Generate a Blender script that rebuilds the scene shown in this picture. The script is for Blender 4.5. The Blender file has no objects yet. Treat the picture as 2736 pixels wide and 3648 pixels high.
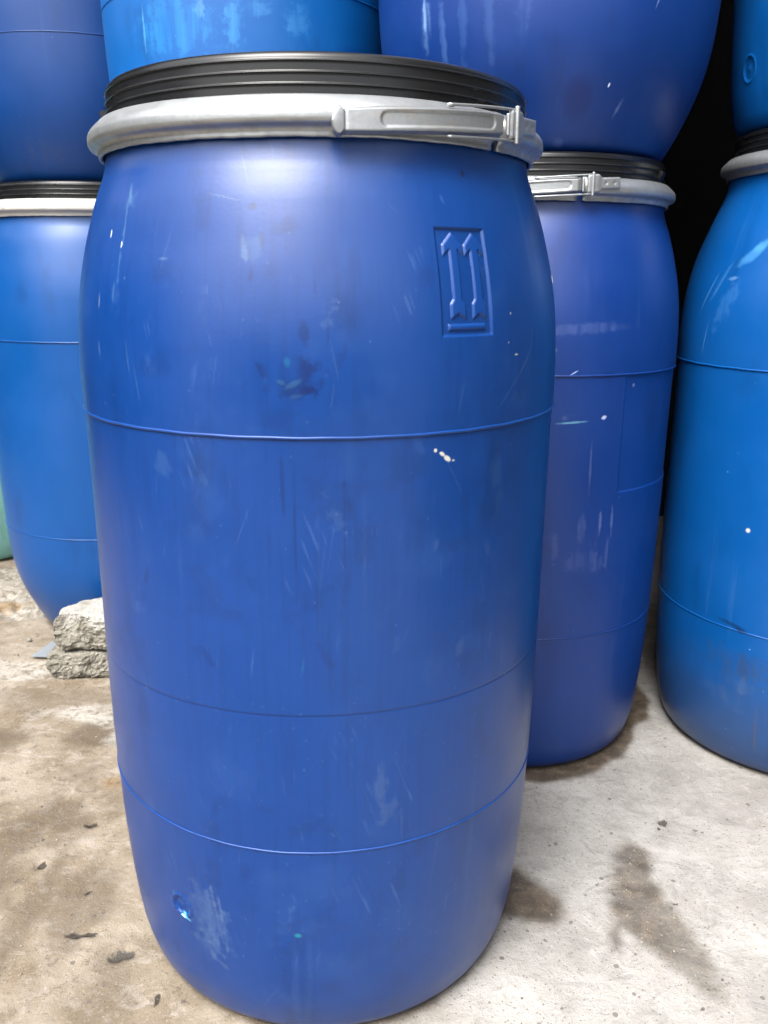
import bpy, bmesh, math, random
import numpy as np
from mathutils import Matrix, Vector, noise as mnoise

random.seed(7); rng = np.random.default_rng(7)
S = bpy.context.scene
COL = S.collection

# ------------------------------------------------------------------ camera
H, PITCH, ROLL = 0.907, 0.26942, math.radians(0.35)
cam_d = bpy.data.cameras.new("camera"); cam = bpy.data.objects.new("camera", cam_d); COL.objects.link(cam)
cam_d.sensor_fit = 'VERTICAL'; cam_d.sensor_height = 36; cam_d.sensor_width = 27
cam_d.lens = 36 * 3059 / 3648; cam_d.clip_start = 0.02; cam_d.clip_end = 500
_r = Vector((1, 0, 0)); _u = Vector((0, math.sin(PITCH), math.cos(PITCH))); _f = Vector((0, math.cos(PITCH), -math.sin(PITCH)))
_R = math.cos(ROLL) * _r + math.sin(ROLL) * _u; _U = -math.sin(ROLL) * _r + math.cos(ROLL) * _u
_m = Matrix((_R, _U, -_f)).transposed().to_4x4(); _m.translation = Vector((0, 0, H)); cam.matrix_world = _m
cam_d.dof.use_dof = True; cam_d.dof.focus_distance = 0.95; cam_d.dof.aperture_fstop = 16.0
S.camera = cam

# ------------------------------------------------------------------ world, sun, exposure
SUN_EL, SUN_AZ = math.radians(57), math.radians(209)      # azimuth clockwise from +Y: behind the camera, a little to its left
w = bpy.data.worlds.new("World"); S.world = w; w.use_nodes = True
wn = w.node_tree; bg = wn.nodes["Background"]
sky = wn.nodes.new("ShaderNodeTexSky"); sky.sky_type = 'NISHITA'; sky.sun_disc = False
sky.sun_elevation = SUN_EL; sky.sun_rotation = SUN_AZ
sky.air_density = 1.0; sky.dust_density = 6.0; sky.ozone_density = 1.0
hs = wn.nodes.new("ShaderNodeHueSaturation"); hs.inputs["Saturation"].default_value = 0.22
wn.links.new(sky.outputs[0], hs.inputs["Color"]); wn.links.new(hs.outputs[0], bg.inputs["Color"])
bg.inputs["Strength"].default_value = 0.15
sd = bpy.data.lights.new("sun", 'SUN'); sd.energy = 1.5; sd.angle = math.radians(32); sd.color = (1, 0.965, 0.91)
sun = bpy.data.objects.new("sun", sd); COL.objects.link(sun)
sdir = Vector((math.sin(SUN_AZ) * math.cos(SUN_EL), math.cos(SUN_AZ) * math.cos(SUN_EL), math.sin(SUN_EL)))
sun.rotation_euler = sdir.to_track_quat('Z', 'Y').to_euler()
S.view_settings.view_transform = 'Standard'; S.view_settings.look = 'None'
S.view_settings.gamma = 1; S.view_settings.exposure = 1.72
S.render.engine = 'CYCLES'
S.cycles.max_bounces = 6; S.cycles.use_denoising = True

# ------------------------------------------------------------------ helpers
def tag(o, label=None, cat=None, group=None, kind=None):
    for k, v in (("label", label), ("category", cat), ("group", group), ("kind", kind)):
        if v: o[k] = v
    return o

def obj(name, me, mat=None, parent=None):
    o = bpy.data.objects.new(name, me); COL.objects.link(o)
    if mat:
        me.materials.append(mat)
        o.material_slots[0].link = 'OBJECT'; o.material_slots[0].material = mat
    if parent: o.parent = parent
    return o

def empty(name, loc, rz=0):
    o = bpy.data.objects.new(name, None); COL.objects.link(o)
    o.empty_display_size = 0.1; o.location = loc; o.rotation_euler = (0, 0, rz); return o

def mesh(name, v, f, uv=None, smooth=True):
    me = bpy.data.meshes.new(name)
    v = np.asarray(v, float)
    if isinstance(f, tuple):                       # (quads as an array, a few further faces as lists)
        fl, extra = f
        nq = len(fl); tot = [4] * nq + [len(e) for e in extra]
        idx = np.concatenate([np.asarray(fl).ravel()] + [np.asarray(e) for e in extra]).astype(np.int32)
        st = np.concatenate([[0], np.cumsum(tot)[:-1]]).astype(np.int32)
        me.vertices.add(len(v)); me.vertices.foreach_set("co", v.ravel().astype(np.float32))
        me.loops.add(len(idx)); me.loops.foreach_set("vertex_index", idx)
        me.polygons.add(len(tot)); me.polygons.foreach_set("loop_start", st)
        me.update(calc_edges=True)
    else:
        me.from_pydata(v.tolist(), [], f if isinstance(f, list) else f.tolist())
    if uv is not None:
        l = me.uv_layers.new(name="UVMap"); li = np.empty(len(me.loops), np.int32); me.loops.foreach_get("vertex_index", li)
        l.data.foreach_set("uv", np.asarray(uv, np.float32)[li].ravel())
    me.polygons.foreach_set("use_smooth", np.full(len(me.polygons), smooth)); me.update()
    return me

def grid_faces(n, m, wrap_m=False, wrap_n=False):
    i = np.arange(n if wrap_n else n - 1)[:, None]; j = np.arange(m if wrap_m else m - 1)[None]
    i2 = (i + 1) % n; j2 = (j + 1) % m
    return np.stack([i * m + j, i * m + j2, i2 * m + j2, i2 * m + j], -1).reshape(-1, 4)

def P(a, r, z):
    return np.stack([r * np.sin(a), -r * np.cos(a), z + 0 * a], -1)

def lathe(name, prof, nseg=128, closed=False, a0=None, a1=None, wob=None, uvR=0.29):
    """turn (r, z) points round the z axis; a is measured from -Y towards +X"""
    pr = np.array(prof, float)
    full = a0 is None
    a = np.linspace(-math.pi, math.pi, nseg, endpoint=False) if full else np.linspace(a0, a1, nseg)
    A, R = np.meshgrid(a, pr[:, 0]); Z = np.repeat(pr[:, 1][:, None], len(a), 1)
    if wob: R, Z = wob(A, R, Z)
    v = P(A, R, Z).reshape(-1, 3)
    f = grid_faces(len(pr), len(a), wrap_m=full, wrap_n=closed).tolist()
    if not full and closed:
        n = len(pr); m = len(a)
        f.append([i * m for i in range(n)]); f.append([i * m + m - 1 for i in range(n)][::-1])
    me = mesh(name, v, f, np.stack([A * uvR, Z], -1).reshape(-1, 2))
    return me

def tube(name, pts, rad, n=8, flat=1.0):
    """round bar along a polyline; flat squeezes it in its second direction"""
    pts = [Vector(p) for p in pts]; v = []; f = []
    for i, p in enumerate(pts):
        t = (pts[min(i + 1, len(pts) - 1)] - pts[max(i - 1, 0)]).normalized()
        ref = Vector((0, 0, 1)) if abs(t.z) < 0.9 else Vector((1, 0, 0))
        s = t.cross(ref).normalized(); u = s.cross(t)
        for k in range(n):
            c = 2 * math.pi * k / n
            v.append(p + rad * (math.cos(c) * s * flat + math.sin(c) * u))
    for i in range(len(pts) - 1):
        for k in range(n):
            f.append([i * n + k, i * n + (k + 1) % n, (i + 1) * n + (k + 1) % n, (i + 1) * n + k])
    f.append(list(range(n))[::-1]); f.append([(len(pts) - 1) * n + k for k in range(n)])
    return mesh(name, [tuple(q) for q in v], f)

def sstep(x, a, b):
    t = np.clip((x - a) / (b - a), 0, 1); return t * t * (3 - 2 * t)

_tab = rng.random((256, 256))
def vnoise(x, y):
    xi = np.floor(x).astype(int); yi = np.floor(y).astype(int); u = x - xi; v = y - yi
    u = u * u * (3 - 2 * u); v = v * v * (3 - 2 * v)
    g = lambda i, j: _tab[(xi + i) & 255, (yi + j) & 255]
    return (g(0, 0) * (1 - u) + g(1, 0) * u) * (1 - v) + (g(0, 1) * (1 - u) + g(1, 1) * u) * v
def fbm(x, y, s, o=4):
    t = 0; a = .5; n = 0
    for k in range(o):
        t = t + a * vnoise(x * s * 2 ** k + 17.3 * k + 40, y * s * 2 ** k + 9.1 * k + 40); n += a; a *= .55
    return t / n

# ------------------------------------------------------------------ materials
class NT:
    def __init__(s, name):
        s.m = bpy.data.materials.new(name); s.m.use_nodes = True; s.t = s.m.node_tree
        s.b = s.t.nodes["Principled BSDF"]
    def n(s, kind, **kw):
        x = s.t.nodes.new("ShaderNode" + kind)
        for k, v in kw.items(): setattr(x, k, v)
        return x
    def put(s, sock, v):
        if hasattr(v, "links") or isinstance(v, bpy.types.NodeSocket): s.t.links.new(v, sock)
        else: sock.default_value = v
    def math(s, op, a, b=0.0, clamp=False):
        x = s.n("Math", operation=op, use_clamp=clamp); s.put(x.inputs[0], a); s.put(x.inputs[1], b); return x.outputs[0]
    def rng(s, v, a, b, c=0.0, d=1.0, smooth=True):
        x = s.n("MapRange", interpolation_type='SMOOTHSTEP' if smooth else 'LINEAR')
        for i, q in enumerate((v, a, b, c, d)): s.put(x.inputs[i], q)
        return x.outputs[0]
    def mix(s, f, a, b, blend='MIX'):
        x = s.n("Mix", data_type='RGBA', blend_type=blend); s.put(x.inputs[0], f); s.put(x.inputs[6], a); s.put(x.inputs[7], b); return x.outputs[2]
    def noise(s, vec, scale, detail=3, rough=.55, dist=0):
        x = s.n("TexNoise"); s.put(x.inputs["Vector"], vec); x.inputs["Scale"].default_value = scale
        x.inputs["Detail"].default_value = detail; x.inputs["Roughness"].default_value = rough; x.inputs["Distortion"].default_value = dist
        return x.outputs["Fac"]
    def mapv(s, vec, loc=(0, 0, 0), rot=(0, 0, 0), sc=(1, 1, 1), kind='POINT'):
        x = s.n("Mapping", vector_type=kind); s.put(x.inputs["Vector"], vec)
        x.inputs["Location"].default_value = loc; x.inputs["Rotation"].default_value = rot; x.inputs["Scale"].default_value = sc
        return x.outputs[0]
    def bump(s, h, strength, dist=.002):
        x = s.n("Bump"); x.inputs["Strength"].default_value = strength; x.inputs["Distance"].default_value = dist
        s.put(x.inputs["Height"], h); s.put(s.b.inputs["Normal"], x.outputs[0])

def c4(c): return (c[0], c[1], c[2], 1)

def plastic(name, col, pale, marks=(), rough=.36, specks=.5, dirt=0.0, seed=0.0, scuff=.3, wear=False):
    """worn blow-moulded plastic; u runs round the drum and v up it, in metres"""
    q = NT(name)
    uvn = q.n("UVMap"); uv = uvn.outputs[0]
    uvo = q.mapv(uv, loc=(seed * 3.1, seed * 1.7, 0))
    cloud = q.noise(uvo, 7, 4, .6)
    c = q.mix(q.rng(cloud, .35, .7), c4(col), c4([x * 1.06 + .0008 for x in col]))
    streak = q.noise(q.mapv(uvo, sc=(60, 3.2, 1)), 1, 3, .6)
    area = q.noise(uvo, 3.1, 2)
    sm = q.math('MULTIPLY', q.rng(streak, .58, .8), q.rng(area, .45, .7))
    c = q.mix(q.math('MULTIPLY', sm, scuff), c, c4(pale))
    blot = q.noise(uvo, 13, 5, .65, .6)
    c = q.mix(q.math('MULTIPLY', q.rng(blot, .64, .8), .3 * scuff), c, c4(pale))
    dk = q.noise(q.mapv(uvo, loc=(9, 3, 0), sc=(14, 5, 1)), 1, 4, .6)
    c = q.mix(q.math('MULTIPLY', q.rng(dk, .55, .78), .45), c, c4([x * .45 for x in col]))
    fine = q.noise(q.mapv(uvo, loc=(4, 1, 0), sc=(210, 9, 1)), 1, 3, .7)
    c = q.mix(q.math('MULTIPLY', q.math('MULTIPLY', q.rng(fine, .56, .8), q.rng(area, .35, .65)), .22 + .3 * scuff), c, c4([x * .6 + .012 for x in col]))
    fs = q.noise(q.mapv(uvo, loc=(2, 8, 0), rot=(0, 0, .6), sc=(420, 30, 1)), 1, 1)
    gt = q.noise(q.mapv(uvo, loc=(1, 2, 0)), 15, 3, .6)
    c = q.mix(q.math('MULTIPLY', q.math('MULTIPLY', q.rng(fs, .70, .78), q.rng(gt, .55, .72)), .5), c, c4(pale))
    # pin-prick nicks, pale
    vo = q.n("TexVoronoi", feature='F1'); q.put(vo.inputs["Vector"], uvo); vo.inputs["Scale"].default_value = 62
    sx = q.n("SeparateColor"); q.put(sx.inputs[0], vo.outputs["Color"])
    lim = q.math('MULTIPLY', q.rng(sx.outputs[0], .72, 1.0, 0, 1, False), .10)
    dot = q.math('MULTIPLY', q.math('LESS_THAN', vo.outputs["Distance"], lim), q.rng(sx.outputs[1], 0, 1, .25, 1))
    low = q.n("SeparateXYZ"); q.put(low.inputs[0], uv)
    dens = q.rng(low.outputs[1], .75, .3, .25, 1)
    c = q.mix(q.math('MULTIPLY', q.math('MULTIPLY', dot, dens), specks), c, c4([min(1, x * 2.6) for x in pale]))
    if dirt:
        d = q.math('MULTIPLY', q.rng(q.math('ADD', low.outputs[1], q.math('MULTIPLY', q.noise(uvo, 11, 5, .65), .16)), .34, .12), dirt)
        c = q.mix(d, c, (.032, .034, .038, 1))
    if wear:
        wa = q.n("Attribute", attribute_name="wear"); c = q.mix(wa.outputs["Alpha"], c, wa.outputs["Color"])
    rg = q.rng(cloud, .2, .8, rough - .06, rough + .05)
    wob = q.noise(uv, 45, 4, .7)
    for (u, v, ru, rv, rot, colr, st, nz) in marks:
        if nz >= .5: st *= .55
        lv = q.mapv(uv, loc=(u, v, 0), rot=(0, 0, rot), sc=(ru, rv, 1), kind='TEXTURE')
        ln = q.n("VectorMath", operation='LENGTH'); q.put(ln.inputs[0], lv)
        d = ln.outputs["Value"]
        if nz: d = q.math('ADD', d, q.math('MULTIPLY', q.math('SUBTRACT', wob, .5), nz * 3))
        f = q.math('MULTIPLY', q.rng(d, 1.0, .35 if nz else .6), st)
        if nz > .5: f = q.math('MULTIPLY', f, q.rng(streak, .3, .62))
        c = q.mix(f, c, c4(colr))
    q.put(q.b.inputs["Base Color"], c); q.put(q.b.inputs["Roughness"], rg)
    q.b.inputs["Specular IOR Level"].default_value = .44
    h = q.math('ADD', q.math('MULTIPLY', q.noise(uvo, 5, 2), 1.0), q.math('MULTIPLY', q.noise(uvo, 260, 2), .035))
    q.bump(h, .5, .004)
    return q.m

BLUE = (.0009, .0285, .145); PALE = (.055, .105, .23)
ROYAL = (.0004, .0225, .138); SKY = (.0008, .078, .285); TEAL = (.17, .38, .35)
W = (.78, .78, .72)
U = .285
def M(a, z, ru, rv, rot, col, st, nz=0.0): return (a * .29, z, ru, rv, rot, tuple(x * (.55 if min(col) > .7 else .3) for x in col), st, nz)
CY = (.02, .36, .62)
front_marks = [
    M(-.115, .812, .034, .026, 0, (.004, .035, .23), .75, .6), M(-.118, .800, .016, .012, .4, (.004, .025, .16), .45, .5), M(-.114, .827, .004, .006, .2, CY, .7, .3), M(-.100, .806, .014, .004, .5, (.12, .36, .62), .5, .4), M(-.135, .808, .006, .003, -.4, (.12, .36, .62), .5, .4), M(-.09, .795, .010, .003, .3, (.1, .3, .55), .4, .4),
    M(-.06, .80, .010, .004, .2, (.005, .03, .2), .5, .4), M(-.02, .90, .0016, .02, .05, (.005, .03, .2), .4, .3), M(.02, .86, .002, .03, .02, (.005, .03, .2), .3, .3), M(-.14, .70, .003, .05, .02, (.006, .04, .24), .5, .25), M(-.10, .66, .0018, .09, .0, (.006, .04, .24), .45, .2), M(.07, .67, .002, .10, 0, (.006, .04, .24), .35, .2), M(-.02, .62, .0014, .13, 0, (.09, .2, .5), .22, .2), M(.14, .62, .003, .12, 0, (.09, .2, .5), .2, .2),
    M(-.055, .853, .006, .015, .1, (.005, .035, .2), .5, .4), M(-.114, .95, .016, .010, .2, (.006, .04, .24), .4, .5),
    M(-.238, .968, .006, .0045, 0, (.01, .05, .2), .6, .3), M(-.2, .937, .004, .011, .2, (.006, .05, .25), .5, .4), M(-.26, .927, .004, .016, .15, (.3, .5, .8), .6, .45),
    M(-.235, .93, .014, .012, 0, (.2, .4, .72), .35, .7), M(-.235, .905, .004, .01, 0, (.005, .03, .2), .5, .4),
    M(.3999, .7369, .0024, .0026, 0, W, 1), M(.4277, .7327, .0044, .0024, -.55, W, 1), M(.4500, .7274, .0058, .0032, -.6, W, 1), M(.4765, .7245, .0022, .0016, 0, W, .6),
    M(.7839, .8269, .0035, .0014, 0, W, .85), M(.7514, .8695, .0016, .0016, 0, W, .5), M(.735, .84, .001, .001, 0, W, .6),
    M(.905, .852, .0013, .034, -.2, (.12, .3, .62), .5, .12), M(.85, .818, .0017, .026, -.75, (.14, .32, .64), .6, .12), M(.745, .789, .0014, .034, -.83, (.12, .3, .62), .5, .12),
    M(.50, .787, .0024, .022, -.2, (.10, .26, .6), .4, .15), M(.70, .702, .016, .022, 0, (.08, .24, .55), .45, .55), M(.72, .675, .008, .03, -.2, (.07, .22, .52), .3, .5),
    M(-.535, .175, .030, .056, .10, (.26, .44, .74), .34, .5), M(-.49, .165, .020, .055, .2, (.30, .50, .80), .30, .8), M(-.54, .128, .030, .024, .4, (.24, .42, .72), .34, .5), M(-.50, .105, .026, .005, -.55, (.28, .46, .76), .35, .5), M(-.47, .19, .003, .03, .1, (.4, .6, .9), .4, .4), M(-.50, .20, .0025, .03, .15, (.4, .6, .9), .35, .4),
    M(.200, .362, .010, .03, -.05, (.16, .28, .58), .55, .7), M(.235, .33, .012, .018, -.6, (.16, .28, .58), .45, .7),
    M(-.1297, .1703, .0062, .0042, 0, (.02, .40, .62), 1, .08), M(-.128, .172, .002, .0012, 0, (.15, .6, .75), .7),
    M(-.668, .1535, .0026, .0105, 1.05, (.2, 1.1, 2.1), .95), M(-.682, .1530, .0014, .005, 1.4, (.9, 1.7, 2.3), .7), M(-.730, .181, .0035, .006, .4, (.12, .36, .7), .6, .3), M(-.655, .176, .002, .004, -.5, (.12, .36, .7), .6, .3), M(-.700, .143, .002, .005, .6, (.12, .36, .7), .5, .3), M(-.64, .152, .002, .006, -.9, (.12, .36, .7), .5, .3),
    M(-.345, .9766, .026, .0010, -.2, (.4, .58, .85), .6, .1),
    M(-.815, .985, .004, .012, .25, (.28, .55, .85), .75, .4), M(-.815, .95, .0028, .03, .04, (.28, .55, .85), .55, .4), M(-.80, .976, .012, .010, 0, (.12, .4, .8), .4, .6),
    M(-.822, .935, .0016, .004, 0, (.8, .88, .95), .9), M(-.82, .915, .002, .024, .06, (.22, .5, .82), .6, .35), M(-.84, .888, .0022, .014, 0, (.2, .48, .82), .5, .35),
    M(-.9116, .9463, .0016, .005, 0, (.8, .86, .95), .9), M(-.946, .8782, .0022, .010, 0, (.6, .75, .92), .8, .15), M(-.94, .83, .0024, .014, .2, (.25, .48, .8), .5, .3),
    M(-.745, .823, .0014, .020, .16, (.2, .45, .8), .5, .25), M(-.70, .80, .0012, .018, .2, (.2, .45, .8), .4, .2), M(-.6, .72, .011, .016, .5, (.14, .32, .66), .35, .5),
    M(.5919, 1.004, .004, .004, 0, (.01, .02, .06), .7, .3), M(-.58, .921, .009, .002, 0, (.3, .55, .85), .5, .1),
    M(.535, .515, .008, .016, -.3, (.16, .28, .6), .4, .5), M(.41, .636, .004, .012, -.4, (.16, .28, .6), .35, .4), M(-.082, .514, .0018, .010, -.1, CY, .45, .2),
    M(1.06, .39, .003, .05, 0, (.35, .42, .55), .35, .3), M(-.65, .197, .026, .0008, -.5, (.3, .45, .7), .4, .1), M(.1, .56, .05, .14, 0, (.02, .10, .36), .15, .3),
]
_h = random.Random(11)
for _ in range(34):
    _z = _h.choice([_h.uniform(.30, .98), _h.uniform(.06, .5)]); _a = _h.uniform(-1.05, 1.05)
    front_marks.append(M(_a, _z, _h.uniform(.0006, .0013), _h.uniform(.006, .03), _h.gauss(0, .45), (.26, .48, .92), _h.uniform(.10, .30), .12))
for _ in range(16):
    front_marks.append(M(_h.uniform(-.9, .9), _h.uniform(.1, .95), _h.uniform(.004, .012), _h.uniform(.006, .022), _h.gauss(0, .4), (.2, .4, .85), _h.uniform(.12, .3), 1.0))
for _ in range(14):
    front_marks.append(M(_h.uniform(-.9, .9), _h.uniform(.1, .95), _h.uniform(.003, .007), _h.uniform(.006, .03), _h.gauss(0, .3), (.005, .04, .24), _h.uniform(.2, .4), .9))
for _ in range(420):
    _z = _h.choice([_h.uniform(.05, .5), _h.uniform(.05, .5), _h.uniform(.1, .98)]); _q = _h.uniform(.0008, .0017)
    front_marks.append(M(_h.uniform(-1.2, 1.2), _z, _q, _q * _h.uniform(.8, 1.4), 0, (.4, .7, 1.25), _h.uniform(.08, .42), .0))
def paint_wear(me, A, Z):
    """scuffs, scratches, nicks and grime of the front drum, laid over the plain plastic as colour and cover"""
    u = A * .29; v = Z; col = np.zeros(A.shape + (3,)); al = np.zeros(A.shape)
    wob = fbm(u, v, 130, 4); streak = fbm(u * 70, v * 3.5, 1, 3); fine = fbm(u * 230, v * 10, 1, 3); area = fbm(u, v, 4, 3); cl = fbm(u, v, 16, 5)
    def over(sl, f, c):
        f = np.clip(f, 0, 1); a0 = al[sl]; a1 = f + a0 * (1 - f)
        col[sl] = np.where(a1[..., None] > 1e-5, (f[..., None] * np.array(c) + (a0 * (1 - f))[..., None] * col[sl]) / np.maximum(a1, 1e-5)[..., None], 0); al[sl] = a1
    full = (slice(None), slice(None))
    over(full, .15 * sstep(fine, .56, .74) * sstep(area, .42, .62), (.0012, .012, .068))
    over(full, .13 * sstep(streak, .58, .76) * sstep(area, .60, .40), (.030, .085, .24))
    over(full, .12 * sstep(cl, .62, .78), (.022, .070, .21))
    over(full, .22 * sstep(fbm(u + 3, v + 1, 22, 5), .64, .80), (.0012, .011, .06))
    over(full, .22 * sstep(fbm(u * 420 + v * 150, v * 26 - u * 10, 1, 1), .84, .92) * sstep(fbm(u + 1, v + 2, 14, 3), .60, .72), (.05, .11, .28))
    over(full, .18 * sstep(fbm(u * 400 - v * 60, v * 24 + u * 4, 1, 1), .86, .94) * sstep(fbm(u + 6, v + 9, 11, 3), .60, .72), (.05, .11, .28))
    over(full, .55 * np.exp(-((v - .4549) / .0014) ** 2) * (.5 + .5 * sstep(area, .35, .6)), (.0008, .010, .06))
    us = u[0]; vs = v[:, 0]
    for (mu, mv, ru, rv, rot, c, st, nz) in front_marks:
        k = max(ru, rv) * (1.4 + 1.2 * nz) + .002
        i0, i1 = np.searchsorted(vs, (mv - k, mv + k)); j0, j1 = np.searchsorted(us, (mu - k, mu + k))
        if i1 <= i0 or j1 <= j0: continue
        sl = (slice(i0, i1), slice(j0, j1)); x = u[sl] - mu; y = v[sl] - mv
        st0 = st
        # thin marks keep at least a grid step of width and lose strength instead
        w1 = max(ru, .0010); w2 = max(rv, .0010); st = st * (ru / w1) * (rv / w2)
        cr, sr = math.cos(rot), math.sin(rot); d = np.hypot((x * cr + y * sr) / w1, (-x * sr + y * cr) / w2)
        if nz: d = d + (wob[sl] - .5) * nz * 3
        f = st * (1 - sstep(d, .35 if nz else .6, 1.0 if w1 > .0012 else 1.35))
        if nz > .5: f = f * sstep(streak[sl], .25, .62)
        if max(c) > .1 and min(c) < .2 and st0 < .93: f = f * .5
        over(sl, f, c)
    at = me.color_attributes.new("wear", 'FLOAT_COLOR', 'POINT')
    at.data.foreach_set("color", np.concatenate([col, al[..., None]], -1).astype(np.float32).ravel())
m_front = plastic("blue_plastic_worn", BLUE, PALE, [], rough=.345, specks=.0, scuff=.0, wear=True)
m_seam = plastic("blue_plastic_moulding", [x * 1.1 for x in BLUE], PALE, [], rough=.40, specks=.0, scuff=.1)
m_left = plastic("blue_plastic_clean", (.0010, .050, .200), PALE, [M(-.18, .238, .018, .016, 0, (.3, .5, .75), .45, .7), M(-.2, .11, .006, .001, .1, (.5, .6, .8), .6)], rough=.36, specks=.15, seed=1.3, scuff=.12)
m_upleft = plastic("dark_blue_plastic", (.0007, .0345, .160), PALE, [M(-.4, .06, .08, .03, 0, (.12, .16, .3), .45, .6)], rough=.42, specks=.25, seed=2.2, scuff=.3)
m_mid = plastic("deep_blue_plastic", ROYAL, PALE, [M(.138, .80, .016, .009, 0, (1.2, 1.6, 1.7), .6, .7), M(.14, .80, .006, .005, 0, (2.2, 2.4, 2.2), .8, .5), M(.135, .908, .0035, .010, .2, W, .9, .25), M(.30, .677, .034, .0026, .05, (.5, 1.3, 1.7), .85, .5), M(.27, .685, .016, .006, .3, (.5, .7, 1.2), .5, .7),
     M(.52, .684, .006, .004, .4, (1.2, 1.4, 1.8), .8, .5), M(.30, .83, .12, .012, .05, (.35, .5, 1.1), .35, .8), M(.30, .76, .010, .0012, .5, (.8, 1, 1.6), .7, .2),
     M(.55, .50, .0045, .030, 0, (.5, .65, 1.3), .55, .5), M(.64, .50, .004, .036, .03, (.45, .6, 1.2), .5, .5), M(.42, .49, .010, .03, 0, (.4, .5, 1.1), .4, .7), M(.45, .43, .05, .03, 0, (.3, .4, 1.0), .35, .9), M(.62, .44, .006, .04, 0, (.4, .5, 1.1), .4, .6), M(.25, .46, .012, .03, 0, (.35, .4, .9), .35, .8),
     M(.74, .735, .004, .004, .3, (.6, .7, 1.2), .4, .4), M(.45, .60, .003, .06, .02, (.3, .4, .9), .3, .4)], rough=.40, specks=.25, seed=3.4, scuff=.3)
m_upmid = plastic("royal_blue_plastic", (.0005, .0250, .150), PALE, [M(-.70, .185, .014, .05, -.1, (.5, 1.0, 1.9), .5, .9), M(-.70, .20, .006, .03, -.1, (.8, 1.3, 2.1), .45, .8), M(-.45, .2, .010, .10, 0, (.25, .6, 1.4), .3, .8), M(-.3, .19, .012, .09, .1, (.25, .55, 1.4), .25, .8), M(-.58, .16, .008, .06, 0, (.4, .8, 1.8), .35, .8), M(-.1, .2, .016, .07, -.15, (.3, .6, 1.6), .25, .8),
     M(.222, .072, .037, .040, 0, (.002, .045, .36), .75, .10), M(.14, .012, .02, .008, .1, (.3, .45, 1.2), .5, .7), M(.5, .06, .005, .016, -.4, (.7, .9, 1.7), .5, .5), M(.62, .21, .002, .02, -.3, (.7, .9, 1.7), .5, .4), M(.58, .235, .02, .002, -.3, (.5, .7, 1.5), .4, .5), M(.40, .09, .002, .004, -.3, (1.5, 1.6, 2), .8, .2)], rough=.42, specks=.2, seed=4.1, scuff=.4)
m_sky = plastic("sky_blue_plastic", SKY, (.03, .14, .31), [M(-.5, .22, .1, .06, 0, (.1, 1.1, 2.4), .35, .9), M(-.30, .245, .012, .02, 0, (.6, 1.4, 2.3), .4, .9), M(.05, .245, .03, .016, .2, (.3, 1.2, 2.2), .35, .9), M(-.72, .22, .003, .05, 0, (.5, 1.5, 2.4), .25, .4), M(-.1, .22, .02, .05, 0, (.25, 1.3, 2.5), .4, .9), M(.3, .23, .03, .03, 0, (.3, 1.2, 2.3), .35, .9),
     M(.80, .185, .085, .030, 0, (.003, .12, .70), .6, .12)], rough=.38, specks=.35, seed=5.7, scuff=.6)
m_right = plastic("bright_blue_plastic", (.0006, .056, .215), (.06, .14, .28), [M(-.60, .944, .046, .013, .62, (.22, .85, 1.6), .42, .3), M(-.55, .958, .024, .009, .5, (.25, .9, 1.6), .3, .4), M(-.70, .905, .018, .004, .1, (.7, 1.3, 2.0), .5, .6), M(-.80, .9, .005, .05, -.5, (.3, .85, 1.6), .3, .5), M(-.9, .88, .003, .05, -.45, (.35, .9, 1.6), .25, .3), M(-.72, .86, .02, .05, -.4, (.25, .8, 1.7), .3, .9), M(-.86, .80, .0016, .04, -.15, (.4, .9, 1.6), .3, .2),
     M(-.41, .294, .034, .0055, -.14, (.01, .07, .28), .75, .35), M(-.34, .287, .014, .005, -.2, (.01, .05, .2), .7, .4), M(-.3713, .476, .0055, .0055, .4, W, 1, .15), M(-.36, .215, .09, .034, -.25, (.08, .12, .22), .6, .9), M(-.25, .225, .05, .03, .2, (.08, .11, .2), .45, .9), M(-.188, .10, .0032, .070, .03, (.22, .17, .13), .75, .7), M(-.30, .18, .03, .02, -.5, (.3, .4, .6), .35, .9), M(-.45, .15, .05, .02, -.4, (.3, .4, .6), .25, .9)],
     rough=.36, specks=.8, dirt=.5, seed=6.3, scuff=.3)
m_upright = plastic("bright_blue_plastic_smooth", (.0006, .062, .235), (.06, .14, .28), [], rough=.36, specks=.1, seed=7.9, scuff=.2)
m_teal = plastic("teal_plastic", TEAL, (.4, .6, .6), [], rough=.5, specks=.2, seed=8.2)
m_hidden = plastic("blue_plastic_plain", BLUE, PALE, [], rough=.4, specks=.2, seed=9.2)

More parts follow.
